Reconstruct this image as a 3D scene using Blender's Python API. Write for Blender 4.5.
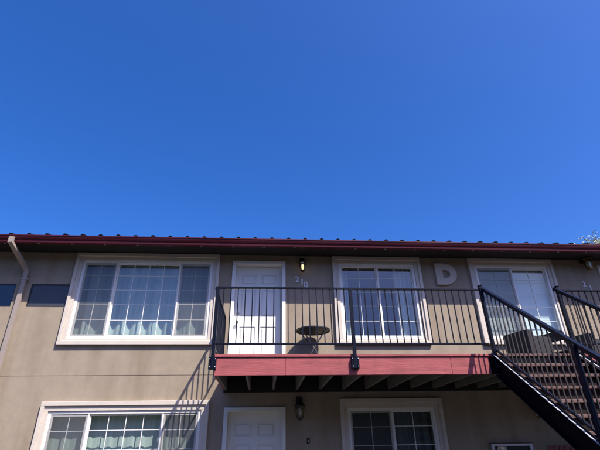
import bpy, bmesh, math, random
from mathutils import Vector, Matrix
random.seed(7)
for o in list(bpy.data.objects): bpy.data.objects.remove(o)
S = bpy.context.scene
COL = S.collection
rad = math.radians

# ------------------------------------------------------------------ camera
def cam_basis(yaw, pitch, roll):
    fwd = Vector((-math.sin(yaw)*math.cos(pitch), math.cos(yaw)*math.cos(pitch), math.sin(pitch)))
    r = Vector((math.cos(yaw), math.sin(yaw), 0)); u = r.cross(fwd)
    c, s = math.cos(roll), math.sin(roll)
    return c*r+s*u, -s*r+c*u, fwd
r_, u_, f_ = cam_basis(rad(-4.83468), rad(27.68502), rad(-1.08646))
cd = bpy.data.cameras.new('camera'); cam = bpy.data.objects.new('camera', cd); COL.objects.link(cam)
cd.sensor_fit = 'HORIZONTAL'; cd.sensor_width = 36; cd.lens = 430/600*36
cd.clip_start = 0.05; cd.clip_end = 2000
cam.matrix_world = Matrix(((r_.x, u_.x, -f_.x, 0.69966), (r_.y, u_.y, -f_.y, -8.27067), (r_.z, u_.z, -f_.z, 1.6), (0, 0, 0, 1)))
S.camera = cam

# ------------------------------------------------------------------ sky, sun, exposure
LIGHT = Vector((-0.79, 1.0, -1.64)).normalized()
TO = -LIGHT
W = bpy.data.worlds.new('World'); S.world = W; W.use_nodes = True
wn = W.node_tree; bg = wn.nodes['Background']
sky = wn.nodes.new('ShaderNodeTexSky'); sky.sky_type = 'NISHITA'; sky.sun_disc = False
sky.sun_elevation = math.asin(TO.z); sky.sun_rotation = math.atan2(TO.x, TO.y)
sky.altitude = 0; sky.air_density = 1.0; sky.dust_density = 2.2; sky.ozone_density = 10.0
hs = wn.nodes.new('ShaderNodeHueSaturation'); hs.inputs['Saturation'].default_value = 1.2
tn = wn.nodes.new('ShaderNodeMix'); tn.data_type = 'RGBA'; tn.blend_type = 'MULTIPLY'; tn.inputs['Factor'].default_value = 1.0; tn.inputs[7].default_value = (1.0, 0.85, 1.08, 1)
wn.links.new(sky.outputs[0], hs.inputs['Color']); wn.links.new(hs.outputs[0], tn.inputs[6]); # thin scattered cloud over the whole dome; the part in view is almost clear
wtc = wn.nodes.new('ShaderNodeTexCoord'); wmp = wn.nodes.new('ShaderNodeMapping'); wmp.inputs['Scale'].default_value = (1.5, 1.5, 2.6); wmp.inputs['Location'].default_value = (9.59, 9.36, 13.43)
wno = wn.nodes.new('ShaderNodeTexNoise'); wno.inputs['Scale'].default_value = 1.0; wno.inputs['Detail'].default_value = 8; wno.inputs['Roughness'].default_value = 0.55
wrp = wn.nodes.new('ShaderNodeValToRGB'); wrp.color_ramp.elements[0].position = 0.622; wrp.color_ramp.elements[1].position = 0.75; wrp.color_ramp.elements[1].color = (0.4, 0.4, 0.4, 1)
wmx = wn.nodes.new('ShaderNodeMix'); wmx.data_type = 'RGBA'; wmx.inputs[7].default_value = (6.5, 6.7, 7.0, 1)
wn.links.new(wtc.outputs['Generated'], wmp.inputs[0]); wn.links.new(wmp.outputs[0], wno.inputs['Vector']); wn.links.new(wno.outputs['Fac'], wrp.inputs[0]); wn.links.new(wrp.outputs[0], wmx.inputs['Factor'])
wn.links.new(tn.outputs[2], wmx.inputs[6]); wn.links.new(wmx.outputs[2], bg.inputs['Color']); bg.inputs['Strength'].default_value = 0.125
sl = bpy.data.lights.new('sun', 'SUN'); sl.energy = 4.4; sl.angle = rad(0.53); sl.color = (1.0, 0.955, 0.885)
so = bpy.data.objects.new('sun', sl); COL.objects.link(so)
so.rotation_euler = LIGHT.to_track_quat('-Z', 'Y').to_euler(); so.location = (6, -12, 16)
S.view_settings.view_transform = 'Standard'; S.view_settings.look = 'None'
S.view_settings.exposure = 0.75; S.view_settings.gamma = 1.0; S.view_settings.use_curve_mapping = False

# ------------------------------------------------------------------ materials
def mat(name, col, rough=0.7, var=0.0, vscale=4.0, bump=0.0, bscale=60.0, metal=0.0, spec=0.5, stretch=(1, 1, 1), col2=None, detail=6.0, bdist=0.01, dirt=0.0):
    m = bpy.data.materials.new(name); m.use_nodes = True; nt = m.node_tree; b = nt.nodes['Principled BSDF']
    b.inputs['Base Color'].default_value = (*col, 1); b.inputs['Roughness'].default_value = rough
    b.inputs['Metallic'].default_value = metal; b.inputs['Specular IOR Level'].default_value = spec
    tc = nt.nodes.new('ShaderNodeTexCoord'); mp = nt.nodes.new('ShaderNodeMapping')
    nt.links.new(tc.outputs['Object'], mp.inputs['Vector']); mp.inputs['Scale'].default_value = stretch
    if var or col2:
        n = nt.nodes.new('ShaderNodeTexNoise'); n.inputs['Scale'].default_value = vscale; n.inputs['Detail'].default_value = detail
        n.inputs['Roughness'].default_value = 0.62
        nt.links.new(mp.outputs[0], n.inputs['Vector'])
        rmp = nt.nodes.new('ShaderNodeValToRGB'); rmp.color_ramp.elements[0].position = 0.3; rmp.color_ramp.elements[1].position = 0.72
        c2 = col2 or tuple(c*(1-var) for c in col); c1 = col if col2 else tuple(min(1, c*(1+var*0.6)) for c in col)
        rmp.color_ramp.elements[0].color = (*c2, 1); rmp.color_ramp.elements[1].color = (*c1, 1)
        nt.links.new(n.outputs['Fac'], rmp.inputs['Fac']); out = rmp.outputs['Color']
        if dirt:
            n2 = nt.nodes.new('ShaderNodeTexNoise'); n2.inputs['Scale'].default_value = vscale*0.25; n2.inputs['Detail'].default_value = 4
            mp2 = nt.nodes.new('ShaderNodeMapping'); mp2.inputs['Scale'].default_value = (2.4, 1, 0.35)
            nt.links.new(tc.outputs['Object'], mp2.inputs['Vector']); nt.links.new(mp2.outputs[0], n2.inputs['Vector'])
            r2 = nt.nodes.new('ShaderNodeValToRGB'); r2.color_ramp.elements[0].position = 0.42; r2.color_ramp.elements[1].position = 0.7
            r2.color_ramp.elements[0].color = (1, 1, 1, 1); k = 1-dirt; r2.color_ramp.elements[1].color = (k, k*0.98, k*0.95, 1)
            mx = nt.nodes.new('ShaderNodeMix'); mx.data_type = 'RGBA'; mx.blend_type = 'MULTIPLY'; mx.inputs['Factor'].default_value = 1
            nt.links.new(n2.outputs['Fac'], r2.inputs['Fac']); nt.links.new(out, mx.inputs[6]); nt.links.new(r2.outputs[0], mx.inputs[7]); out = mx.outputs[2]
        nt.links.new(out, b.inputs['Base Color'])
    if bump:
        n3 = nt.nodes.new('ShaderNodeTexNoise'); n3.inputs['Scale'].default_value = bscale; n3.inputs['Detail'].default_value = 5
        nt.links.new(mp.outputs[0], n3.inputs['Vector'])
        bp = nt.nodes.new('ShaderNodeBump'); bp.inputs['Strength'].default_value = bump; bp.inputs['Distance'].default_value = bdist
        nt.links.new(n3.outputs['Fac'], bp.inputs['Height']); nt.links.new(bp.outputs[0], b.inputs['Normal'])
    return m
M = {}
M['stucco'] = mat('stucco', (0.355, 0.283, 0.203), 0.92, var=0.10, vscale=6, bump=0.35, bscale=150, spec=0.2, dirt=0.17, bdist=0.006)
M['joint'] = mat('joint_bead', (0.20, 0.155, 0.12), 0.8)
M['trim'] = mat('trim_stucco', (0.62, 0.54, 0.445), 0.85, var=0.06, vscale=7, bump=0.25, bscale=110, spec=0.25)
M['vinyl'] = mat('white_vinyl', (0.80, 0.765, 0.69), 0.42, var=0.04, vscale=6)
M['muntin'] = mat('muntin_white', (0.76, 0.74, 0.68), 0.4)
M['door'] = mat('door_paint', (0.80, 0.77, 0.70), 0.45, var=0.04, vscale=3, bump=0.08, bscale=40)
M['brass'] = mat('aged_brass', (0.55, 0.40, 0.16), 0.32, metal=1.0)
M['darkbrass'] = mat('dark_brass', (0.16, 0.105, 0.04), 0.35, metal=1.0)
M['nickel'] = mat('dull_nickel', (0.45, 0.43, 0.40), 0.35, metal=1.0)
M['iron'] = mat('navy_black_paint', (0.004, 0.006, 0.015), 0.42, var=0.3, vscale=20, bump=0.1, bscale=90, spec=0.18)
M['baluster'] = mat('sunlit_tone_baluster', (0.045, 0.038, 0.036), 0.5, var=0.35, vscale=14, spec=0.3)  # lighter brown paints in the sunlight on the stair bars
M['sunlit_edge'] = mat('painted_sunlit_edge', (0.42, 0.42, 0.43), 0.45, var=0.3, vscale=5)  # pale colour stands in for sun on the stringer's top flange
M['steel'] = mat('stringer_black_steel', (0.0025, 0.0025, 0.0045), 0.6, var=0.3, vscale=9, bump=0.08, bscale=60, spec=0.12)
M['red'] = mat('red_painted_wood', (0.38, 0.086, 0.086), 0.75, var=0.26, vscale=7, bump=0.3, bscale=26, stretch=(0.25, 3, 3), dirt=0.14)
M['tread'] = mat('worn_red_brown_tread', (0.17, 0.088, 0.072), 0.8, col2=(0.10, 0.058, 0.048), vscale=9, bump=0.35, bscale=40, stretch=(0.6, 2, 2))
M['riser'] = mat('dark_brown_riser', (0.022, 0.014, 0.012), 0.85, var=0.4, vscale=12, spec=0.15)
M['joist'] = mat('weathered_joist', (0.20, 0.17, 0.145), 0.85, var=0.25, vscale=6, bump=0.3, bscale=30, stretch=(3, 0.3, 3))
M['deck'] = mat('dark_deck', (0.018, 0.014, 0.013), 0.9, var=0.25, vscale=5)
M['gutter'] = mat('maroon_gutter', (0.085, 0.010, 0.017), 0.4, var=0.15, vscale=3, stretch=(0.6, 2, 2), bump=0.05, bscale=6, bdist=0.02, spec=0.3)
M['roof'] = mat('dark_roof_metal', (0.0035, 0.003, 0.004), 0.85, var=0.2, vscale=4, spec=0.05)
M['soffit'] = mat('soffit_brown', (0.016, 0.013, 0.012), 0.9, var=0.2, vscale=5)
M['spout'] = mat('taupe_downspout', (0.36, 0.29, 0.235), 0.55, var=0.08, vscale=8)
M['galv'] = mat('galvanised', (0.5, 0.5, 0.5), 0.5, metal=0.6)
M['lampblack'] = mat('lantern_black', (0.018, 0.017, 0.017), 0.4)
M['number'] = mat('number_grey', (0.62, 0.60, 0.58), 0.5)
M['letter'] = mat('letter_foam', (0.52, 0.43, 0.34), 0.8, var=0.06, bump=0.1)
M['interior'] = mat('interior_paint', (0.30, 0.28, 0.26), 0.9)
M['asphalt'] = mat('asphalt', (0.028, 0.027, 0.025), 0.9, var=0.3, vscale=3, bump=0.4, bscale=120)
M['concrete'] = mat('concrete', (0.075, 0.07, 0.064), 0.9, var=0.15, vscale=3, bump=0.2, bscale=60, dirt=0.2)
M['wicker'] = mat('dark_wicker', (0.026, 0.023, 0.022), 0.6, var=0.35, vscale=25, bump=0.9, bscale=45, stretch=(1, 1, 3))
M['cushion'] = mat('grey_cushion', (0.07, 0.07, 0.075), 0.9, var=0.1, bump=0.15, bscale=150)
M['table'] = mat('table_dark_metal', (0.014, 0.013, 0.014), 0.5, var=0.3, vscale=20)
M['tablelegs'] = mat('table_leg_metal', (0.14, 0.13, 0.125), 0.4, metal=0.4)
M['bark'] = mat('bark', (0.13, 0.10, 0.075), 0.9, var=0.3, bump=0.6, bscale=20, stretch=(1, 1, 0.2))
M['maroonwood'] = mat('dark_red_pickets', (0.13, 0.035, 0.035), 0.7, var=0.25, vscale=8)
M['blind'] = mat('blind_white', (0.76, 0.78, 0.74), 0.55)

def curtain_mat(name, col, tr=0.35):
    m = bpy.data.materials.new(name); m.use_nodes = True; nt = m.node_tree; nt.nodes.clear()
    o = nt.nodes.new('ShaderNodeOutputMaterial'); d = nt.nodes.new('ShaderNodeBsdfDiffuse'); t = nt.nodes.new('ShaderNodeBsdfTranslucent'); x = nt.nodes.new('ShaderNodeMixShader')
    tc = nt.nodes.new('ShaderNodeTexCoord'); mp = nt.nodes.new('ShaderNodeMapping'); mp.inputs['Scale'].default_value = (30, 30, 0.7); n = nt.nodes.new('ShaderNodeTexNoise'); n.inputs['Scale'].default_value = 1.0
    nt.links.new(tc.outputs['Object'], mp.inputs[0]); nt.links.new(mp.outputs[0], n.inputs['Vector'])
    rp = nt.nodes.new('ShaderNodeValToRGB'); rp.color_ramp.elements[0].position = .3; rp.color_ramp.elements[1].position = .7
    rp.color_ramp.elements[0].color = (*[c*0.82 for c in col], 1); rp.color_ramp.elements[1].color = (*col, 1)
    nt.links.new(n.outputs['Fac'], rp.inputs[0])
    nt.links.new(rp.outputs[0], d.inputs['Color']); nt.links.new(rp.outputs[0], t.inputs['Color']); x.inputs[0].default_value = tr
    nt.links.new(d.outputs[0], x.inputs[1]); nt.links.new(t.outputs[0], x.inputs[2]); nt.links.new(x.outputs[0], o.inputs['Surface'])
    return m
M['curtain'] = curtain_mat('sheer_curtain', (0.80, 0.86, 0.82))
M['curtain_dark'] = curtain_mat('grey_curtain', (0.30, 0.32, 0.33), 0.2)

def glass_mat(name, tint, f0=0.12):
    m = bpy.data.materials.new(name); m.use_nodes = True; nt = m.node_tree; nt.nodes.clear()
    o = nt.nodes.new('ShaderNodeOutputMaterial'); t = nt.nodes.new('ShaderNodeBsdfTransparent'); g = nt.nodes.new('ShaderNodeBsdfGlossy'); x = nt.nodes.new('ShaderNodeMixShader')
    lw = nt.nodes.new('ShaderNodeLayerWeight'); lw.inputs['Blend'].default_value = 0.5
    pw = nt.nodes.new('ShaderNodeMath'); pw.operation = 'POWER'; pw.inputs[1].default_value = 5.0
    ma = nt.nodes.new('ShaderNodeMath'); ma.operation = 'MULTIPLY_ADD'; ma.inputs[1].default_value = 1-f0; ma.inputs[2].default_value = f0
    t.inputs['Color'].default_value = (*tint, 1); g.inputs['Roughness'].default_value = 0.0
    tc = nt.nodes.new('ShaderNodeTexCoord'); n = nt.nodes.new('ShaderNodeTexNoise'); n.inputs['Scale'].default_value = 1.3; n.inputs['Detail'].default_value = 1
    bp = nt.nodes.new('ShaderNodeBump'); bp.inputs['Strength'].default_value = 0.06; bp.inputs['Distance'].default_value = 0.03
    nt.links.new(tc.outputs['Object'], n.inputs['Vector']); nt.links.new(n.outputs['Fac'], bp.inputs['Height']); nt.links.new(bp.outputs[0], g.inputs['Normal'])
    nt.links.new(lw.outputs['Facing'], pw.inputs[0]); nt.links.new(pw.outputs[0], ma.inputs[0])
    nt.links.new(ma.outputs[0], x.inputs[0]); nt.links.new(t.outputs[0], x.inputs[1]); nt.links.new(g.outputs[0], x.inputs[2]); nt.links.new(x.outputs[0], o.inputs['Surface'])
    return m
M['glass'] = glass_mat('window_glass', (0.86, 0.94, 0.91), 0.13)
M['glass_blue'] = glass_mat('tinted_glass', (0.10, 0.13, 0.20), 0.10)

def screen_mat():
    m = bpy.data.materials.new('insect_screen'); m.use_nodes = True; nt = m.node_tree; nt.nodes.clear()
    o = nt.nodes.new('ShaderNodeOutputMaterial'); t = nt.nodes.new('ShaderNodeBsdfTransparent'); d = nt.nodes.new('ShaderNodeBsdfDiffuse'); x = nt.nodes.new('ShaderNodeMixShader')
    d.inputs['Color'].default_value = (0.16, 0.16, 0.16, 1); x.inputs[0].default_value = 0.36
    nt.links.new(t.outputs[0], x.inputs[1]); nt.links.new(d.outputs[0], x.inputs[2]); nt.links.new(x.outputs[0], o.inputs['Surface'])
    return m
M['screen'] = screen_mat()
def emit_mat(name, col, st):
    m = bpy.data.materials.new(name); m.use_nodes = True; b = m.node_tree.nodes['Principled BSDF']
    b.inputs['Base Color'].default_value = (*col, 1); b.inputs['Emission Color'].default_value = (*col, 1); b.inputs['Emission Strength'].default_value = st
    return m
M['bulb'] = emit_mat('warm_bulb', (1.0, 0.80, 0.38), 1.0)
M['lampglass'] = glass_mat('lantern_glass', (0.9, 0.88, 0.8), 0.06)

# ------------------------------------------------------------------ helpers
def add_box(bm, x0, x1, y0, y1, z0, z1, bev=0.0, mtx=None):
    if bev:
        t = bmesh.new(); add_box(t, x0, x1, y0, y1, z0, z1)
        bmesh.ops.bevel(t, geom=list(t.edges), offset=bev, segments=1, affect='EDGES', profile=0.5)
        vm = {}
        for v in t.verts: vm[v] = bm.verts.new(mtx @ v.co if mtx else v.co)
        for f in t.faces: bm.faces.new([vm[v] for v in f.verts])
        t.free(); return
    c = [(x0, y0, z0), (x1, y0, z0), (x1, y1, z0), (x0, y1, z0), (x0, y0, z1), (x1, y0, z1), (x1, y1, z1), (x0, y1, z1)]
    v = [bm.verts.new(mtx @ Vector(p) if mtx else p) for p in c]
    for f in ((0, 3, 2, 1), (4, 5, 6, 7), (0, 1, 5, 4), (1, 2, 6, 5), (2, 3, 7, 6), (3, 0, 4, 7)): bm.faces.new([v[i] for i in f])
def add_tube(bm, pts, r, n=8, r1=None):
    rings = []
    pts = [Vector(p) for p in pts]
    for i, p in enumerate(pts):
        d = (pts[min(i+1, len(pts)-1)]-pts[max(i-1, 0)]).normalized()
        a = d.cross(Vector((0, 0, 1)) if abs(d.z) < 0.95 else Vector((1, 0, 0))).normalized(); b = d.cross(a)
        rr = r if r1 is None else r+(r1-r)*i/(len(pts)-1)
        rings.append([bm.verts.new(p+rr*(a*math.cos(2*math.pi*k/n)+b*math.sin(2*math.pi*k/n))) for k in range(n)])
    for i in range(len(rings)-1):
        for k in range(n): bm.faces.new((rings[i][k], rings[i][(k+1) % n], rings[i+1][(k+1) % n], rings[i+1][k]))
    bm.faces.new(rings[0][::-1]); bm.faces.new(rings[-1])
def add_bar(bm, p, q, w, h, up=(0, 0, 1)):
    p, q = Vector(p), Vector(q); d = (q-p).normalized(); s = d.cross(Vector(up)).normalized(); u = s.cross(d)
    A = [bm.verts.new(p+s*a*w/2+u*b*h/2) for a, b in ((-1, -1), (1, -1), (1, 1), (-1, 1))]
    B = [bm.verts.new(q+s*a*w/2+u*b*h/2) for a, b in ((-1, -1), (1, -1), (1, 1), (-1, 1))]
    for i in range(4): bm.faces.new((A[i], A[(i+1) % 4], B[(i+1) % 4], B[i]))
    bm.faces.new(A[::-1]); bm.faces.new(B)
def add_lathe(bm, prof, c=(0, 0, 0), n=24):
    rings = []
    for r, z in prof:
        rings.append([bm.verts.new((c[0]+r*math.cos(2*math.pi*k/n), c[1]+r*math.sin(2*math.pi*k/n), c[2]+z)) for k in range(n)])
    for i in range(len(rings)-1):
        for k in range(n): bm.faces.new((rings[i][k], rings[i][(k+1) % n], rings[i+1][(k+1) % n], rings[i+1][k]))
    bm.faces.new(rings[0][::-1]); bm.faces.new(rings[-1])
def add_prism(bm, prof, x0, x1):     # profile of (y, z), run along x
    a = [bm.verts.new((x0, y, z)) for y, z in prof]; b = [bm.verts.new((x1, y, z)) for y, z in prof]; n = len(prof)
    for i in range(n): bm.faces.new((a[i], a[(i+1) % n], b[(i+1) % n], b[i]))
    bm.faces.new(a[::-1]); bm.faces.new(b)
def mesh_of(bm, name, m, smooth=False):
    bmesh.ops.recalc_face_normals(bm, faces=list(bm.faces))
    me = bpy.data.meshes.new(name); bm.to_mesh(me); bm.free(); me.materials.append(M[m])
    if smooth:
        for p in me.polygons: p.use_smooth = True
    return me
def obj(name, bm, m, parent=None, smooth=False):
    o = bpy.data.objects.new(name, mesh_of(bm, name, m, smooth)); COL.objects.link(o); o.parent = parent; return o
def inst(name, me, loc, parent=None, rotz=0.0):
    o = bpy.data.objects.new(name, me); COL.objects.link(o); o.parent = parent; o.location = loc; o.rotation_euler = (0, 0, rotz); return o
def boxo(name, b, m, parent=None, bev=0.0):
    bm = bmesh.new(); add_box(bm, *b, bev=bev); return obj(name, bm, m, parent)
def sheet(name, x0, x1, y, z0, z1, m, parent):
    bm = bmesh.new(); bm.faces.new([bm.verts.new(p) for p in ((x0, y, z0), (x1, y, z0), (x1, y, z1), (x0, y, z1))])
    me = bpy.data.meshes.new(name); bm.to_mesh(me); bm.free(); me.materials.append(M[m])
    o = bpy.data.objects.new(name, me); COL.objects.link(o); o.parent = parent; return o
def tag(o, label, cat, group=None):
    o['label'] = label; o['category'] = cat
    if group: o['group'] = group
    return o
def thing(name, label, cat, loc=(0, 0, 0), rotz=0.0, group=None):
    o = bpy.data.objects.new(name, None); COL.objects.link(o); o.location = loc; o.rotation_euler = (0, 0, rotz); o.empty_display_size = .1
    return tag(o, label, cat, group)
def struct(o): o['kind'] = 'structure'; return o

XL, XR = -9.0, 13.0          # building ends
DECK = 2.871; JZ = 2.844

# ------------------------------------------------------------------ ground
bm = bmesh.new(); v = [bm.verts.new(p) for p in ((-600, -600, 0), (600, -600, 0), (600, 600, 0), (-600, 600, 0))]; bm.faces.new(v)
struct(obj('ground', bm, 'asphalt'))
struct(boxo('walkway', (XL, XR, -2.6, -0.004, 0.0, 0.12), 'concrete', bev=0.012))

# ------------------------------------------------------------------ building
bld = thing('apartment_building', 'two-storey taupe stucco apartment building with maroon gutter and white windows', 'building')
WIN = {'A': (-3.088, -0.26), 'B': (2.054, 3.926), 'D': (4.984, 6.862)}
TS, TT, TB = 0.13, 0.15, 0.11        # trim widths: side, top, bottom
def hole(xs, top): return (xs[0]+TS, xs[1]-TS, top-1.825+TB, top-TT)
T2, T1 = 5.202, 2.414
DR = [(0.0, 1.08), (7.92, 9.0)]
up_h = [hole(WIN['A'], T2), hole(WIN['B'], T2), hole(WIN['D'], T2)] + [(a+.05, b-.05, 2.89, 5.038) for a, b in DR] + [(-3.83, -3.088-.002, 4.09, 4.548), (-5.05, -4.11, 4.09, 4.548)]
lo_h = [hole(WIN['A'], T1), hole(WIN['B'], T1)] + [(DR[0][0]+.05, DR[0][1]-.05, 0.11, 2.244), (7.97, 8.95, 0.11, 2.244)]
def wall_with_holes(name, holes, z0, z1, y0=0.0, y1=0.2):
    xs = sorted({XL, XR, *[h[0] for h in holes], *[h[1] for h in holes], *[XL+i for i in range(1, int(XR-XL))]})
    zs = sorted({z0, z1, *[h[2] for h in holes if z0 < h[2] < z1], *[h[3] for h in holes]})
    bm = bmesh.new(); V = {}
    def vert(x, y, z):
        k = (round(x, 4), y, round(z, 4))
        if k not in V: V[k] = bm.verts.new((x, y, z))
        return V[k]
    def solid(i, j):
        if i < 0 or j < 0 or i >= len(xs)-1 or j >= len(zs)-1: return False
        cx, cz = (xs[i]+xs[i+1])/2, (zs[j]+zs[j+1])/2
        return not any(h[0] < cx < h[1] and h[2] < cz < h[3] for h in holes)
    for i in range(len(xs)-1):
        for j in range(len(zs)-1):
            if not solid(i, j): continue
            a, b, c, d = xs[i], xs[i+1], zs[j], zs[j+1]
            bm.faces.new([vert(*p) for p in ((a, y0, c), (b, y0, c), (b, y0, d), (a, y0, d))])
            bm.faces.new([vert(*p) for p in ((a, y1, d), (b, y1, d), (b, y1, c), (a, y1, c))])
            if not solid(i-1, j): bm.faces.new([vert(*p) for p in ((a, y1, c), (a, y0, c), (a, y0, d), (a, y1, d))])
            if not solid(i+1, j): bm.faces.new([vert(*p) for p in ((b, y0, c), (b, y1, c), (b, y1, d), (b, y0, d))])
            if not solid(i, j-1): bm.faces.new([vert(*p) for p in ((a, y0, c), (a, y1, c), (b, y1, c), (b, y0, c))])
            if not solid(i, j+1): bm.faces.new([vert(*p) for p in ((a, y0, d), (b, y0, d), (b, y1, d), (a, y1, d))])
    return obj(name, bm, 'stucco', bld)
wall_with_holes('wall', up_h, JZ+0.004, 5.40)
wall_with_holes('wall', lo_h, 0.0, JZ-0.004)
boxo('control_joint', (XL, XR, 0.014, 0.19, JZ-0.004, JZ+0.004), 'joint', bld)
# other walls, floors, partitions
bm = bmesh.new()
add_box(bm, XL, XL+.2, .2, 9, 0, 5.4); add_box(bm, XR-.2, XR, .2, 9, 0, 5.4); add_box(bm, XL, XR, 9.0, 9.2, 0, 5.4); obj('outer_wall', bm, 'stucco', bld)
bm = bmesh.new()
add_box(bm, XL+.2, XR-.2, .2, 9, DECK-.25, DECK+.03); add_box(bm, XL+.2, XR-.2, .2, 9, 5.2, 5.3); add_box(bm, XL+.2, XR-.2, .2, 9, 0.0, 0.1)
for x in (-3.45, -0.16, 1.5, 4.4, 7.4):
    add_box(bm, x, x+.1, .2, 4, 0.1, DECK-.25); add_box(bm, x, x+.1, .2, 4, DECK+.03, 5.2)
add_box(bm, XL+.2, XR-.2, 4, 4.1, .1, DECK-.25); add_box(bm, XL+.2, XR-.2, 4, 4.1, DECK+.03, 5.2)
obj('interior_partition', bm, 'interior', bld)

# roof, soffit, gutter
PITCH = 0.25; RY = 4.6
def rz(y, base): return base+PITCH*(y+0.6)
bm = bmesh.new()
b0 = 5.295
prof = [(-0.60, b0), (RY, rz(RY, b0)), (9.8, b0-0.05), (9.8, b0-0.07), (RY, rz(RY, b0)-.02), (-0.60, b0-.012)]
add_prism(bm, prof, XL-.5, XR+.5)
roof = obj('roof', bm, 'roof', bld)
bm = bmesh.new()
L = RY+0.6
v = []
for t in (0, 1):
    y = -0.618+t*L; z = rz(y, b0)-.004
    v.append([bm.verts.new((dx, y, z+dz)) for dx, dz in ((-.04, 0), (-.036, .032), (-.018, .056), (.018, .056), (.036, .032), (.04, 0))])
n = 6
for i in range(n): bm.faces.new((v[0][i], v[0][(i+1) % n], v[1][(i+1) % n], v[1][i]))
bm.faces.new(v[0][::-1]); bm.faces.new(v[1])
rib = mesh_of(bm, 'rib', 'roof')
x = -4.14-0.3285*14
while x < XR+.4:
    if x > XL-.4: inst('rib', rib, (x, 0, random.uniform(-.003, .003)), roof)
    x += 0.3285
boxo('soffit', (XL-.4, XR+.4, -.491, -.001, 5.214, 5.232), 'soffit', bld)
x = -0.58-0.6075*14
hang_x = []
while x < XR+.3:
    if x > XL-.3: hang_x.append(x)
    x += 0.6075
boxo('fascia_board', (XL-.45, XR+.45, -0.515, -0.492, 5.162, 5.28), 'gutter', bld)
g = [(-.516, 5.30), (-.516, 5.166), (-.585, 5.160), (-.597, 5.165), (-.602, 5.200), (-.620, 5.222), (-.634, 5.252), (-.637, 5.275), (-.648, 5.279), (-.648, 5.296), (-.634, 5.298), (-.629, 5.285), (-.625, 5.252), (-.610, 5.226), (-.592, 5.2), (-.588, 5.17), (-.526, 5.176), (-.526, 5.30)]
x0 = XL-.45; k = 0
for x1 in (-6.1, -0.2, 5.7, XR+.45):
    bm = bmesh.new(); add_prism(bm, g, x0, x1-.002); obj('gutter', bm, 'gutter', bld); x0 = x1
for x in hang_x:
    bm = bmesh.new(); add_box(bm, x-.014, x+.014, -.56, -.545, 5.149, 5.1625); obj('gutter_clip', bm, 'galv', bld)

# downspout
bm = bmesh.new()
path = [(-4.06, -.668, 5.235), (-4.06, -.668, 5.13), (-3.985, -.10, 4.84), (-3.96, -.055, 4.78), (-3.955, -.055, 0.15)]
rings = []
P = [Vector(p) for p in path]
for i, p in enumerate(P):
    if i in (0, len(P)-1): d = Vector((0, 0, -1))
    else: d = ((P[i+1]-p).normalized()+(p-P[i-1]).normalized()).normalized()
    s = Vector((1, 0, 0)); u = d.cross(s).normalized(); s = u.cross(d).normalized()
    w, h = .04, .03
    pr = [(-w, -h), (-w*.5, -h), (-w*.4, -h*.8), (w*.4, -h*.8), (w*.5, -h), (w, -h), (w, h), (-w, h)]
    rings.append([bm.verts.new(p+s*q[0]+u*q[1]) for q in pr])
for i in range(len(rings)-1):
    for k in range(8): bm.faces.new((rings[i][k], rings[i][(k+1) % 8], rings[i+1][(k+1) % 8], rings[i+1][k]))
bm.faces.new(rings[0]); bm.faces.new(rings[-1])
ds = obj('downspout', bm, 'spout', bld)
for z in (4.62, 1.2):
    boxo('strap', (-4.02, -3.89, -.089, -.0005, z-.018, z+.018), 'spout', ds)
boxo('elbow_joint', (-4.0, -3.91, -.09, -.02, 4.715, 4.745), 'spout', ds)

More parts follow.
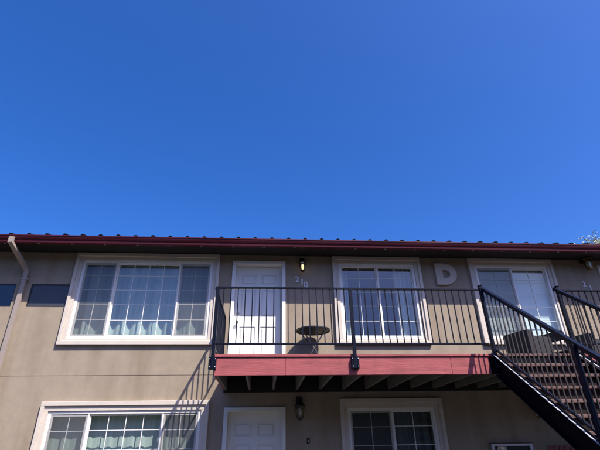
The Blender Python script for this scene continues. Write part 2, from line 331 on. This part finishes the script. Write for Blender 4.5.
# windows
ROWZ = [0.0, .295, .605, .905, 1.21, 1.445]
def window(xs, top, lites, label=None):
    x0, x1, z0, z1 = hole(xs, top); X0, X1 = xs; Z1 = top; Z0 = top-1.825
    bm = bmesh.new(); F = .052
    add_box(bm, x0+.001, x0+F, -.012, .075, z0+.001, z1-.001, bev=.004); add_box(bm, x1-F, x1-.001, -.012, .075, z0+.001, z1-.001, bev=.004)
    add_box(bm, x0+F, x1-F, -.011, .075, z1-F, z1-.001, bev=.004); add_box(bm, x0+F, x1-F, -.016, .075, z0+.001, z0+F, bev=.004)
    w = obj('window', bm, 'vinyl', bld)
    if label: w['label'] = label
    # stepped stucco trim, one piece for each side
    for nm, (a, b, c, d), side in (('head_trim', (X0, X1, z1, Z1), 'v'), ('sill_trim', (X0, X1, Z0, z0), 'v'), ('side_trim', (X0, x0, z0, z1), 'h'), ('side_trim', (x1, X1, z0, z1), 'h')):
        bm = bmesh.new(); so_ = .6
        if nm == 'head_trim': add_box(bm, a, b, -.062, -.0005, d-(d-c)*.48, d, bev=.004); add_box(bm, a+.06, b-.06, -.034, -.0005, c, d-(d-c)*.48, bev=.003)
        elif nm == 'sill_trim': add_box(bm, a, b, -.062, -.0005, c, c+(d-c)*.62, bev=.004); add_box(bm, a+.06, b-.06, -.034, -.0005, c+(d-c)*.62, d, bev=.003)
        elif a == X0:
            add_box(bm, a, a+.06, -.0615, -.0005, c-TB*.38, d+TT*.52, bev=.004); add_box(bm, a+.06, b, -.0335, -.0005, c, d, bev=.003)
        else:
            add_box(bm, b-.06, b, -.0615, -.0005, c-TB*.38, d+TT*.52, bev=.004); add_box(bm, a, b-.06, -.0335, -.0005, c, d, bev=.003)
        obj(nm, bm, 'trim', w)
    gx0, gx1, gz0, gz1 = x0+F, x1-F, z0+F, z1-F
    xc = gx0
    for li, (wd, cols, screen) in enumerate(lites):
        xe = gx1 if li == len(lites)-1 else gx0+(gx1-gx0)*wd
        slider = screen
        yb = .012 if slider else .034
        # sash
        bm = bmesh.new(); s = .034 if slider else .024
        a, b = xc+(.0 if li == 0 else .012), xe-(.0 if li == len(lites)-1 else .012)
        add_box(bm, a, a+s, yb-.012, yb+.022, gz0, gz1, bev=.003); add_box(bm, b-s, b, yb-.012, yb+.022, gz0, gz1, bev=.003)
        add_box(bm, a+s, b-s, yb-.0115, yb+.022, gz0, gz0+s, bev=.003); add_box(bm, a+s, b-s, yb-.0115, yb+.022, gz1-s, gz1, bev=.003)
        obj('sash', bm, 'vinyl', w)
        pa, pb, pz0, pz1 = a+s, b-s, gz0+s, gz1-s
        zz = [pz0+(pz1-pz0)*q/ROWZ[-1] for q in ROWZ]
        xx = [pa+(pb-pa)*i/cols for i in range(cols+1)]
        for i in range(cols):
            for j in range(5):
                sheet('pane', xx[i]+.0002, xx[i+1]-.0002, yb+.006, zz[j]+.0002, zz[j+1]-.0002, 'glass', w)
        for i in range(1, cols): boxo('muntin', (xx[i]-.006, xx[i]+.006, yb-.002, yb+.014, pz0, pz1), 'muntin', w, bev=.002)
        for j in range(1, 5): boxo('muntin', (pa, pb, yb-.0025, yb+.0135, zz[j]-.006, zz[j]+.006), 'muntin', w, bev=.002)
        if screen:
            bm = bmesh.new(); q = [bm.verts.new(p) for p in ((a+.004, yb-.0145, gz0), (b-.004, yb-.0145, gz0), (b-.004, yb-.0145, gz1), (a+.004, yb-.0145, gz1))]; bm.faces.new(q); obj('insect_screen', bm, 'screen', w)
        if li < len(lites)-1: boxo('mullion', (xe-.0125, xe+.0125, -.008, .07, gz0, gz1), 'vinyl', w, bev=.003)
        xc = xe
    return w
LA = [(.253, 2, True), (.757, 4, False), (1, 2, True)]
window(WIN['A'], T2, LA); window(WIN['A'], T1, LA)
window(WIN['B'], T2, [(.5, 2, False), (1, 2, True)][:1]+[(1, 2, False)])
window(WIN['D'], T2, [(.5, 2, True), (1, 2, False)])
window(WIN['B'], T1, [(.5, 2, True), (1, 2, False)])
# high dark windows by the downspout
for a, b, scr in ((-3.83, -3.09, True), (-5.05, -4.11, False)):
    bm = bmesh.new(); z0, z1 = 4.09, 4.548
    for q in ((a+.001, a+.02, z0+.001, z1-.001), (b-.02, b-.001, z0+.001, z1-.001)): add_box(bm, q[0], q[1], .01, .06, q[2], q[3])
    add_box(bm, a+.02, b-.02, .01, .06, z0+.001, z0+.022); add_box(bm, a+.02, b-.02, .01, .06, z1-.02, z1-.001)
    w = obj('high_window', bm, 'lampblack', bld)
    sheet('pane', a+.02, b-.02, .03, z0+.022, z1-.02, 'glass_blue', w)
    if scr: sheet('insect_screen', a+.02, b-.02, .014, z0+.022, z1-.02, 'screen', w)

# doors
def door(a, b, z0, top, knob_left=True):
    bm = bmesh.new(); c = .07
    add_box(bm, a, a+c, -.022, .155, z0, top-c, bev=.004); add_box(bm, b-c, b, -.022, .155, z0, top-c, bev=.004); add_box(bm, a, b, -.024, .155, top-c, top, bev=.004)
    fr = obj('door_casing', bm, 'vinyl', bld)
    x0, x1, zt = a+c+.002, b-c-.002, top-c-.003
    bm = bmesh.new(); y = .135
    add_box(bm, x0, x1, y+.014, y+.045, z0+.02, zt)
    w = x1-x0; st = .115; mid = .105
    cols = [(x0+st, (x0+x1)/2-mid/2), ((x0+x1)/2+mid/2, x1-st)]
    rows = [(z0+.22, z0+.86), (z0+1.06, z0+1.60), (z0+1.72, z0+1.93)]
    # stiles and rails proud of the panel ground
    ed = [z0+.02]+[q for r in rows for q in r]+[zt]
    add_box(bm, x0, x0+st, y, y+.014, z0+.02, zt); add_box(bm, x1-st, x1, y, y+.014, z0+.02, zt); add_box(bm, cols[0][1], cols[1][0], y, y+.014, z0+.02, zt)
    for i in range(0, len(ed), 2):
        for ca, cb in cols: add_box(bm, ca, cb, y, y+.014, ed[i], ed[i+1])
    d = obj('door', bm, 'door', bld)
    for ra, rb in rows:
        for ca, cb in cols: boxo('panel', (ca+.028, cb-.028, y+.001, y+.0139, ra+.028, rb-.028), 'door', d, bev=.009)
    kx = x0+.07 if knob_left else x1-.07
    bm = bmesh.new(); prof = [(.028, 0), (.028, .008), (.012, .012), (.012, .035), (.026, .045), (.030, .06), (.024, .074), (.008, .078)]
    add_lathe(bm, prof); bmesh.ops.rotate(bm, verts=bm.verts, matrix=Matrix.Rotation(rad(90), 3, 'X')); bmesh.ops.translate(bm, verts=bm.verts, vec=(kx, y, z0+.95)); obj('door_knob', bm, 'nickel', d, True)
    bm = bmesh.new(); add_lathe(bm, [(.03, 0), (.03, .012), (.02, .02), (.006, .022)]); bmesh.ops.rotate(bm, verts=bm.verts, matrix=Matrix.Rotation(rad(90), 3, 'X')); bmesh.ops.translate(bm, verts=bm.verts, vec=(kx, y, z0+1.12)); obj('deadbolt', bm, 'nickel', d, True)
    boxo('threshold', (a+c+.002, b-c-.002, -.02, .13, z0, z0+.019), 'nickel', fr)
door(0, 1.08, 2.90, 5.088); door(0, 1.08, .121, 2.294)
door(7.92, 9.0, 2.90, 5.088, False); door(7.92, 9.0, .121, 2.294, False)

# ------------------------------------------------------------------ curtains and blind
def curtain(x0, x1, z0, z1, y, label, m='curtain', amp=.03, wl=.17, seed=0, flare=1.0):
    rnd = random.Random(seed); bm = bmesh.new(); n = int((x1-x0)/.012); nz = 10; G = []
    ph = [rnd.uniform(0, 6.28) for _ in range(4)]
    for j in range(nz+1):
        t = j/nz; row = []
        for i in range(n+1):
            x = x0+(x1-x0)*i/n
            f = math.sin(2*math.pi*x/wl+ph[0]+.9*math.sin(x*3.1+ph[1]))+.35*math.sin(2*math.pi*x/(wl*.47)+ph[2]+t)
            row.append(bm.verts.new((x+.006*math.sin(9*x+4*t+ph[3]), y+amp*f*(.55+.45*(1-t)*flare), z0+(z1-z0)*t)))
        G.append(row)
    for j in range(nz):
        for i in range(n): bm.faces.new((G[j][i], G[j][i+1], G[j+1][i+1], G[j+1][i]))
    return tag(obj('curtain', bm, m, None, True), label, 'curtain')
curtain(-2.98, -.37, 3.2, 5.14, .23, 'pale sheer pleated curtain behind the wide upper window', seed=1, wl=.33, amp=.045)
curtain(-2.98, -.37, .35, 2.35, .205, 'pale green pleated curtain behind the wide lower window', seed=2, wl=.19, amp=.009)
curtain(2.18, 2.42, 2.95, 5.1, .27, 'pale drape gathered behind the balcony window next to door 210', seed=3, wl=.09, amp=.03)
curtain(3.42, 3.84, 2.95, 5.1, .27, 'pale drape gathered behind the balcony window next to the letter D', seed=4, wl=.1, amp=.03)
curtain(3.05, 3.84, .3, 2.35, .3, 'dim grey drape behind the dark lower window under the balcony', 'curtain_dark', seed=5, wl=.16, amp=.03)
bl = thing('window_blind', 'closed white horizontal blind behind the window beside the staircase', 'blind', (0, 0, 0))
boxo('headrail', (5.13, 6.72, .105, .155, 5.0, 5.05), 'blind', bl)
bm = bmesh.new(); z = 3.62
while z < 4.99:
    add_bar(bm, (5.14, .13, z), (6.71, .13, z), .026, .0012, up=(0, -.97, .25)); z += .0215
s = obj('slat_stack', bm, 'blind', bl); s['kind'] = 'stuff'
boxo('bottom_rail', (5.135, 6.715, .115, .145, 3.585, 3.61), 'blind', bl)

# ------------------------------------------------------------------ balcony
bal = thing('balcony', 'red-edged timber balcony walkway on exposed joists', 'balcony')
FY = -1.72
xs = [-.03, 1.0, 3.51, 5.95, 8.39, 10.83, XR]
xs2 = [(-.03, 1.0), (1.0, 3.51), (3.51, 4.12), (5.505, 5.95), (5.95, 8.39), (8.39, 10.83), (10.83, XR)]
for a, b in xs2: boxo('fascia_board', (a+.0006, b-.0006, FY, FY+.038, 2.573+random.uniform(-.002, .002), 2.822), 'red', bal, bev=.004)
ny = 13; y = FY-.016
for i in range(ny):
    w = .1332
    if i == 0:
        for a, b in ((-.05, 4.23), (5.504, XR)): boxo('edge_board', (a, b, y, y+w-.006, 2.833, DECK), 'red', bal, bev=.004)
        boxo('edge_board', (4.232, 5.502, y, y+w-.006, 2.833, DECK), 'tread', bal, bev=.004)
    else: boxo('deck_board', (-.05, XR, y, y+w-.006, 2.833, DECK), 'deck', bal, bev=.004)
    y += w
jm = bmesh.new(); add_box(jm, -.019, .019, FY+.04, -.046, 2.578, 2.828); jme = mesh_of(jm, 'joist', 'joist')
x = .012
while x < XR: inst('joist', jme, (x, 0, random.uniform(-.004, .004)), bal); x += .423
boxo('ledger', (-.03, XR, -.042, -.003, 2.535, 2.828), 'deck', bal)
boxo('end_joist', (-.03, -.008, FY+.04, -.046, 2.575, 2.829), 'red', bal)

RT = 3.905
def bracket(x, par, y=FY):
    bm = bmesh.new()
    add_box(bm, x-.055, x+.055, y-.008, y-.0005, 2.655, 2.83, bev=.002)
    obj('bracket_plate', bm, 'iron', par)
    bm = bmesh.new()
    for dx in (-.041, .041):
        add_box(bm, x+dx-.014, x+dx+.014, y-.062, y-.008, 2.655, 2.83, bev=.003)
    obj('bracket_cheek', bm, 'iron', par)
    for dx in (-.041, .041):
        for z in (2.685, 2.795):
            bm = bmesh.new(); add_lathe(bm, [(.009, 0), (.009, .006), (.004, .009)], n=8); bmesh.ops.rotate(bm, verts=bm.verts, matrix=Matrix.Rotation(rad(90), 3, 'X')); bmesh.ops.translate(bm, verts=bm.verts, vec=(x+dx, y-.0615, z)); obj('bolt', bm, 'nickel', par)
PY = FY-.036
balu = bmesh.new(); add_box(balu, -.0075, .0075, -.0075, .0075, 0, RT-.02-3.03); balu_me = mesh_of(balu, 'baluster', 'iron')
def rail_run(root, x0, x1, posts):
    boxo('top_rail', (x0-.02, x1+.02, PY-.021, PY+.021, RT-.03, RT), 'iron', root, bev=.004)
    boxo('bottom_rail', (x0, x1, PY-.014, PY+.014, 3.005, 3.03), 'iron', root, bev=.003)
    n = round((x1-x0)/.1125)
    for i in range(1, n):
        x = x0+(x1-x0)*i/n
        if min(abs(x-p) for p in posts) < .035: continue
        inst('baluster', balu_me, (x, PY, 3.03), root)
    for p in posts:
        boxo('post', (p-.026, p+.026, PY-.026, PY+.026, 2.66, RT-.029), 'iron', root, bev=.004); bracket(p, root)
XS0, XS1 = 4.235, 5.50       # stair sides
r1 = thing('balcony_railing', 'navy black metal railing across the balcony front, from window corner to stairs', 'railing')
rail_run(r1, -.075, XS0-.075, [-.06, 2.035])
# return to the wall
boxo('return_rail', (-.105, -.063, PY+.021, -.004, RT-.03, RT-.001), 'iron', r1, bev=.004)
boxo('return_bottom_rail', (-.098, -.07, PY+.014, -.004, 3.005, 3.029), 'iron', r1, bev=.003)
y = PY+.11
while y < -.05: inst('baluster', balu_me, (-.084, y, 3.03), r1); y += .1125
boxo('wall_post', (-.105, -.063, -.045, -.003, 2.85, RT-.031), 'iron', r1, bev=.004)
r2 = thing('balcony_railing', 'navy black metal railing along the balcony beyond the staircase', 'railing')
rail_run(r2, XS1+.06, XR-.1, [7.9, 10.4, XR-.12])

# ------------------------------------------------------------------ staircase
st = thing('staircase', 'steep outdoor staircase with black steel stringers and worn red-brown treads', 'staircase')
RUN, RISE = .2625, .1895; SL = RISE/RUN; NT = 14; Y0 = FY-.02
def nose(y): return DECK+.015-(Y0-y)*SL      # nosing line height at y
YB = Y0-RUN*(NT+.3)
def stringer(x, out):
    bm = bmesh.new(); H = .335
    def plate(xa, xb, o0, o1):
        pr = [(Y0+.02, nose(Y0)+o1), (Y0+.02, nose(Y0)+o0), (YB, nose(YB)+o0), (YB, nose(YB)+o1)]
        add_prism(bm, pr, xa, xb)
    plate(x-.004, x+.004, -H, 0.0)
    a, b = sorted((x+out*.004, x+out*.062))
    plate(a, b, -.014, 0.0); plate(a, b, -H, -H+.014)
    sg = obj('stringer', bm, 'steel', st)
    bm = bmesh.new(); a, b = sorted((x+out*.044, x+out*.066)); plate(a, b, .0008, .005); obj('sunlit_strip', bm, 'sunlit_edge', sg)  # added pale strip draws the sunlit flange top
    return sg
sL = stringer(XS0, -1); sR = stringer(XS1, 1)
boxo('void_shadow_plate', (4.122, XS1-.002, FY+.002, FY+.014, 2.575, 2.815), 'steel', st)  # black plate fills the stair-head gap in place of its shadow
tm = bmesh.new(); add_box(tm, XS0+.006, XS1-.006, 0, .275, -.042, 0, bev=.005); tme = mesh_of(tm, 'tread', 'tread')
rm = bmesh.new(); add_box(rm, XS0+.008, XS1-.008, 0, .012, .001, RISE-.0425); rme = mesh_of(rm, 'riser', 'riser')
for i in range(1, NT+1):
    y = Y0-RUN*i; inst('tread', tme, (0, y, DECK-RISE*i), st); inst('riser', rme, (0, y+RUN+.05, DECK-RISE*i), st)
# stair railings
def stair_rail(x, label):
    rr = thing('stair_railing', label, 'railing')
    top = lambda y: RT+.02-(Y0-y)*SL
    ya, yb = Y0-.03, YB+.15
    bm = bmesh.new(); add_bar(bm, (x, ya+.03, top(ya+.03)), (x, yb, top(yb)), .058, .05); obj('handrail', bm, 'iron', rr)
    bm = bmesh.new(); add_bar(bm, (x, ya-.02, nose(ya)+.05), (x, yb, nose(yb)+.065), .03, .026); obj('bottom_rail', bm, 'iron', rr)
    bmh = bmesh.new(); h = (top(0)-nose(0))-.085
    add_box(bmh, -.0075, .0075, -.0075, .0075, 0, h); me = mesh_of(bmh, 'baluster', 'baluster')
    y = ya-.1
    posts = [ya, -3.53, yb+.03]
    while y > yb:
        if min(abs(y-p) for p in posts) > .04: inst('baluster', me, (x, y, nose(y)+.06), rr)
        y -= .102
    for i, p in enumerate(posts):
        zb = 2.62 if i == 0 else nose(p)-.14
        boxo('post', (x-.0265-.03 if x < 5 else x+.0045, x-.0045 if x < 5 else x+.0565, p-.026, p+.026, zb, top(p)+(.05 if i == 0 else -.01)), 'iron', rr, bev=.004)
    # post cap at the head of the stair
    cx = x-.03 if x < 5 else x+.03
    boxo('post_cap', (cx-.033, cx+.033, ya-.033, ya+.033, top(ya)+.05, top(ya)+.062), 'iron', rr, bev=.004)
    return rr
stair_rail(XS0, 'black stair railing on the side joining the front balcony railing')
stair_rail(XS1, 'black stair railing on the far side, against the chairs')

# ------------------------------------------------------------------ lettering
def letter_D(x0, z0, w, h, t, s, y0, y1):
    n = 16; outer = [(x0, z0)]; inner = [(x0+s, z0+s)]
    def arc(xa, zc, rx, rzz): return [(xa+rx*math.sin(math.pi*k/n), zc-rzz*math.cos(math.pi*k/n)) for k in range(n+1)]
    xa = x0+w*.42
    outer += arc(xa, z0+h/2, w-w*.42, h/2)+[(x0, z0+h)]
    inner += arc(xa, z0+h/2, w-w*.42-s*.95, h/2-s)+[(x0+s, z0+h-s)]
    bm = bmesh.new(); N = len(outer)
    L_ = [[bm.verts.new((p[0], y, p[1])) for p in ring] for y in (y0, y1) for ring in (outer, inner)]
    of, if_, ob, ib = L_
    for i in range(N):
        j = (i+1) % N
        bm.faces.new((of[i], of[j], if_[j], if_[i])); bm.faces.new((ob[i], ib[i], ib[j], ob[j]))
        bm.faces.new((of[i], ob[i], ob[j], of[j])); bm.faces.new((if_[i], if_[j], ib[j], ib[i]))
    return bm
tag(obj('wall_letter', letter_D(4.235, 4.60, .45, 0.475, 0, .148, -.055, -.001), 'letter'), 'large block letter D mounted on the wall between two balcony windows', 'letter')
def digit(ch, x, z, h, par):
    cu = bpy.data.curves.new('digit', 'FONT'); cu.body = ch; cu.size = h*1.38; cu.extrude = .006; cu.offset = .004
    t = bpy.data.objects.new('tmp', cu); COL.objects.link(t)
    bpy.context.view_layer.update()
    me = bpy.data.meshes.new_from_object(t.evaluated_get(bpy.context.evaluated_depsgraph_get())); bpy.data.objects.remove(t)
    me.materials.clear(); me.materials.append(M['number'])
    o = bpy.data.objects.new('digit', me); COL.objects.link(o); o.parent = par; o.rotation_euler = (rad(90), 0, 0); o.location = (x, -.008, z)
nb = thing('house_number', 'white number 210 stepping down the wall beside the upper door', 'number')
for ch, x, z in (('2', 1.275, 4.635), ('1', 1.375, 4.58), ('0', 1.452, 4.525)): digit(ch, x, z, .125, nb)
nb = thing('house_number', 'dull white number 21 on the wall above the chairs beyond the staircase', 'number')
for ch, x, z in (('2', 7.44, 4.60), ('1', 7.56, 4.52)): digit(ch, x, z, .12, nb)

# ------------------------------------------------------------------ lanterns
def lantern(x, z, label, lit, s=1.0, metal='lampblack'):
    t = thing('wall_lantern', label, 'lantern', (x, 0, z), 0, 'wall lanterns beside the doors')
    def L(name, bm, m, sm=False): return obj(name, bm, m, t, sm)
    bm = bmesh.new(); add_box(bm, -.05*s, .05*s, -.02, -.0005, .02*s, .2*s, bev=.006); L('back_plate', bm, metal)
    bm = bmesh.new(); add_tube(bm, [(0, -.02, .15*s), (0, -.06*s, .185*s), (0, -.11*s, .17*s), (0, -.12*s, .13*s)], .009*s); L('arm', bm, metal, True)
    c = (0, -.12*s, 0)
    bm = bmesh.new(); add_lathe(bm, [(.082*s, .055*s), (.086*s, .06*s), (.05*s, .105*s), (.018*s, .13*s), (.012*s, .15*s)], c, 6); L('cap', bm, metal)
    bm = bmesh.new(); add_lathe(bm, [(.045*s, -.11*s), (.066*s, .052*s)], c, 6); L('glass_shade', bm, 'lampglass')
    bm = bmesh.new()
    for k in range(6):
        a = 2*math.pi*k/6; add_tube(bm, [(c[0]+.047*s*math.cos(a), c[1]+.047*s*math.sin(a), -.112*s), (c[0]+.069*s*math.cos(a), c[1]+.069*s*math.sin(a), .056*s)], .005*s, 5)
    L('cage', bm, metal)
    bm = bmesh.new(); add_lathe(bm, [(.008*s, -.15*s), (.02*s, -.135*s), (.05*s, -.118*s), (.05*s, -.108*s)], c, 6); L('bottom_finial', bm, metal)
    bm = bmesh.new(); add_lathe(bm, [(.012*s, .03*s), (.03*s, -.01*s), (.033*s, -.045*s), (.02*s, -.075*s), (.006*s, -.08*s)], c, 12); L('bulb', bm, 'bulb' if lit else 'number', True)
lantern(1.425, 4.955, 'lit yellow wall lantern above the number 210', True, 1.0)
lantern(7.62, 5.10, 'unlit brassy wall lantern up under the eave beyond the staircase', False, 1.25, 'darkbrass')
lantern(1.325, 2.23, 'unlit black wall lantern beside the lower door under the balcony', False, 1.15)
lantern(5.66, 2.19, 'unlit brassy wall lantern in the dark under the staircase', False, 1.0, 'darkbrass')

# doorbell
bm = bmesh.new(); add_box(bm, 1.445, 1.495, -.018, -.0005, 1.70, 1.79, bev=.005)
db = tag(obj('doorbell', bm, 'lampblack'), 'small dark doorbell box on the wall beside the lower door', 'doorbell')
boxo('button', (1.46, 1.48, -.022, -.018, 1.735, 1.755), 'number', db)

# framed glass case under the stair
fc = thing('notice_case', 'metal-framed glass case on the dark wall under the staircase', 'case', (0, 0, 0))
bm = bmesh.new()
add_box(bm, 4.70, 4.75, -.06, -.0005, .95, 1.65, bev=.004); add_box(bm, 5.40, 5.45, -.06, -.0005, .95, 1.65, bev=.004)
add_box(bm, 4.75, 5.40, -.059, -.0005, 1.61, 1.649, bev=.004); add_box(bm, 4.75, 5.40, -.059, -.0005, .951, .99, bev=.004); obj('frame', bm, 'galv', fc)
boxo('back_board', (4.75, 5.40, -.02, -.003, .99, 1.61), 'lampblack', fc); sheet('pane', 4.75, 5.40, -.042, .99, 1.61, 'glass', fc)
boxo('drip_cap', (4.69, 5.46, -.075, -.0005, 1.6515, 1.664), 'maroonwood', fc)
boxo('paper_notice', (4.88, 4.98, -.0235, -.0215, 1.2, 1.60), 'number', fc)
# dark red picket screen
pf = thing('picket_screen', 'low dark red picket screen with rounded tops under the staircase', 'fence')
bm = bmesh.new(); n = 8; pr = [(-.042, .13), (.042, .13)]+[(.042*math.cos(math.pi*k/n), 1.575+.042*math.sin(math.pi*k/n)) for k in range(n+1)]
a = [bm.verts.new((p[0], -.3, p[1])) for p in pr]; b = [bm.verts.new((p[0], -.28, p[1])) for p in pr]; N = len(pr)
for i in range(N): bm.faces.new((a[i], a[(i+1) % N], b[(i+1) % N], b[i]))
bm.faces.new(a[::-1]); bm.faces.new(b); pm = mesh_of(bm, 'picket', 'maroonwood')
for i in range(13): inst('picket', pm, (5.62+.1*i, 0, random.uniform(-.006, .006)), pf)
for z in (.45, 1.3): boxo('rail', (5.58, 6.86, -.279, -.245, z, z+.07), 'maroonwood', pf)

# ------------------------------------------------------------------ balcony furniture
tb = thing('bistro_table', 'small round dark metal table on the balcony by door 210', 'table', (1.575, -.345, DECK+.001))
bm = bmesh.new(); add_lathe(bm, [(.02, .69), (.295, .688), (.300, .676), (.314, .676), (.319, .69), (.317, .706), (.305, .712), (.02, .714)], n=40); obj('table_top', bm, 'table', tb)
for sx in (-1, 1):
    for sy in (-1, 1):
        bm = bmesh.new(); add_tube(bm, [(sx*.21, sy*.13, .681), (0, sy*.10, .36), (-sx*.19, sy*.15, .006)], .0105, 6); obj('leg', bm, 'tablelegs', tb, True)
for sx in (-1, 1):
    bm = bmesh.new(); add_tube(bm, [(sx*.19, -.15, .012), (sx*.19, .15, .012)], .008, 6); obj('stretcher', bm, 'tablelegs', tb, True)
    bm = bmesh.new(); add_tube(bm, [(sx*.21, -.2, .676), (sx*.21, .2, .676)], .009, 6); obj('top_bar', bm, 'table', tb, True)
def club_chair(loc, rot, h, label):
    # back along local -x side, seat faces +x; origin at the near corner on the deck
    t = thing('patio_armchair', label, 'armchair', loc, rot, 'patio armchairs on the balcony')
    W_ = .56
    def B(name, b, m, bev): bm = bmesh.new(); add_box(bm, *b, bev=bev); return obj(name, bm, m, t)
    bm = bmesh.new()
    add_prism(bm, [(0.03, .06), (W_-.03, .06), (W_, h-.03), (W_-.03, h), (.03, h), (0, h-.03)], 0, .09); obj('backrest', bm, 'wicker', t)
    B('arm', (.0905, .54, 0, .09, .06, h-.10), 'wicker', .012); B('arm', (.0905, .54, W_-.09, W_, .06, h-.10), 'wicker', .012)
    B('seat', (.0905, .55, .0905, W_-.0905, .10, .27), 'wicker', .01); B('seat_cushion', (.095, .56, .095, W_-.095, .271, .37), 'cushion', .025)
    for x, y in ((.03, .03), (.5, .03), (.03, W_-.06), (.5, W_-.06)): B('leg', (x, x+.03, y, y+.03, 0, .062), 'lampblack', .002)
club_chair((5.25, -1.12, DECK+.001), rad(20), .54, 'dark wicker patio armchair at the head of the stairs')
club_chair((6.70, -.72, DECK+.001), rad(20), .58, 'dark wicker patio armchair beyond the far stair railing, toward the next door')
t = thing('patio_chair', 'low open-framed patio chair between the two dark wicker armchairs', 'chair', (5.98, -.98, DECK+.001), rad(22))
bm = bmesh.new(); add_prism(bm, [(.01, .39), (.51, .39), (.52, .53), (.49, .555), (.03, .555), (0, .53)], -.012, .022); obj('backrest', bm, 'wicker', t)
boxo('seat', (.03, .47, .02, .50, .19, .225), 'wicker', t, bev=.01)
for y in (.025, .495):
    bm = bmesh.new(); add_tube(bm, [(-.02, y, 0), (.02, y, .2), (.004, y, .40)], .011, 6); obj('leg', bm, 'lampblack', t, True)
    bm = bmesh.new(); add_tube(bm, [(.46, y, 0), (.45, y, .19)], .011, 6); obj('leg', bm, 'lampblack', t, True)
# ------------------------------------------------------------------ tree beyond the roof
def tree(x, y, h, cr, label, leafm, n, seed, base=.45, ls=.16):
    rnd = random.Random(seed); t = thing('tree', label, 'tree', (x, y, 0))
    bm = bmesh.new(); add_tube(bm, [(0, 0, 0), (.1, .05, h*.3), (-.05, .1, h*.6), (0, 0, h*.93)], .26, 8, .03)
    for k in range(11):
        a = rnd.uniform(0, 6.28); z0 = h*rnd.uniform(.35, .8); l = cr*rnd.uniform(.5, .9)
        add_tube(bm, [(0, 0, z0), (l*.5*math.cos(a), l*.5*math.sin(a), z0+l*.35), (l*math.cos(a), l*math.sin(a), min(h*.97, z0+l*.9))], .07, 5, .012)
    obj('trunk', bm, 'bark', t)
    cl = []
    for k in range(70):
        zz = rnd.uniform(base, .97); rr = cr*math.sin(math.pi*min(1, (1-zz)/(1-base))**.62)**.8*rnd.uniform(.35, 1); a = rnd.uniform(0, 6.28)
        cl.append((rr*math.cos(a), rr*math.sin(a), zz*h, rnd.uniform(.3, .75)))
    V, F_ = [], []
    for i in range(n):
        c = cl[rnd.randrange(len(cl))]
        p = Vector((rnd.gauss(0, .5), rnd.gauss(0, .5), rnd.gauss(0, .42)))*c[3]+Vector(c[:3])
        d = Vector((rnd.gauss(0, 1), rnd.gauss(0, 1), rnd.gauss(0, 1))).normalized(); e = d.orthogonal().normalized(); e.rotate(Matrix.Rotation(rnd.uniform(0, 6.28), 3, d)); g_ = d.cross(e)
        s = ls*rnd.uniform(.6, 1.3); b = len(V)
        V += [p-e*s*.5, p+g_*s*.22, p+e*s*.5, p-g_*s*.22]; F_.append((b, b+1, b+2, b+3))
    me = bpy.data.meshes.new('crown'); me.from_pydata(V, [], F_); me.materials.append(leafm)
    o = bpy.data.objects.new('crown', me); COL.objects.link(o); o.parent = t
    return t
def leaf_mat(name, c1, c2):
    m = mat(name, c1, .6, col2=c2, vscale=1.6); return m
tree(19.35, 13, 12.5, 1.15, 'pale blossoming treetop showing above the maroon roof edge', leaf_mat('pale_leaf', (.60, .60, .50), (.22, .28, .12)), 14000, 12, .45, .15)

# unseen trees added behind the viewer to cut sky fill and darken glass reflections
def blocker_trees():
    rnd = random.Random(5); V, F_ = [], []
    cl = []
    for k in range(26):
        cx = -34+2.9*k+rnd.uniform(-.8, .8); cy = -24+rnd.uniform(-2, 2); h = rnd.uniform(7.5, 9.0)
        for q in range(26):
            zz = rnd.uniform(.08, .97); rr = 2.3*math.sin(math.pi*zz**.8)**.6*rnd.uniform(.2, 1); a = rnd.uniform(0, 6.28)
            cl.append((cx+rr*math.cos(a), cy+rr*math.sin(a), zz*h, rnd.uniform(.6, 1.1)))
        n0 = len(V)                     # solid core added so no sky light passes through the crown
        for a_ in range(9):
            t_ = a_/8; r_0 = 2.1*math.sin(math.pi*min(.98, .06+.9*t_))**.6
            for b_ in range(12):
                an = 2*math.pi*b_/12; r_1 = r_0*rnd.uniform(.8, 1.0); V.append(Vector((cx+r_1*math.cos(an), cy+r_1*math.sin(an), .05+t_*h*.9)))
        for a_ in range(8):
            for b_ in range(12): F_.append((n0+a_*12+b_, n0+a_*12+(b_+1) % 12, n0+(a_+1)*12+(b_+1) % 12, n0+(a_+1)*12+b_))
    for i in range(90000):
        c = cl[rnd.randrange(len(cl))]
        p = Vector((rnd.gauss(0, .5), rnd.gauss(0, .5), rnd.gauss(0, .45)))*c[3]+Vector(c[:3]); p.z = max(p.z, .1)
        d = Vector((rnd.gauss(0, 1), rnd.gauss(0, 1), rnd.gauss(0, 1))).normalized(); e = d.orthogonal(); g_ = d.cross(e)
        s = rnd.uniform(.2, .42); b = len(V); V += [p-e*s*.5, p+g_*s*.3, p+e*s*.5, p-g_*s*.3]; F_.append((b, b+1, b+2, b+3))
    me = bpy.data.meshes.new('blocker_trees'); me.from_pydata(V, [], F_); me.materials.append(leaf_mat('belt_leaf', (.07, .10, .03), (.03, .05, .015)))
    o = bpy.data.objects.new('blocker_trees', me); COL.objects.link(o); o['kind'] = 'stuff'; tag(o, 'unseen belt of trees added behind the viewer to dim sky fill and glass reflections', 'trees')
blocker_trees()
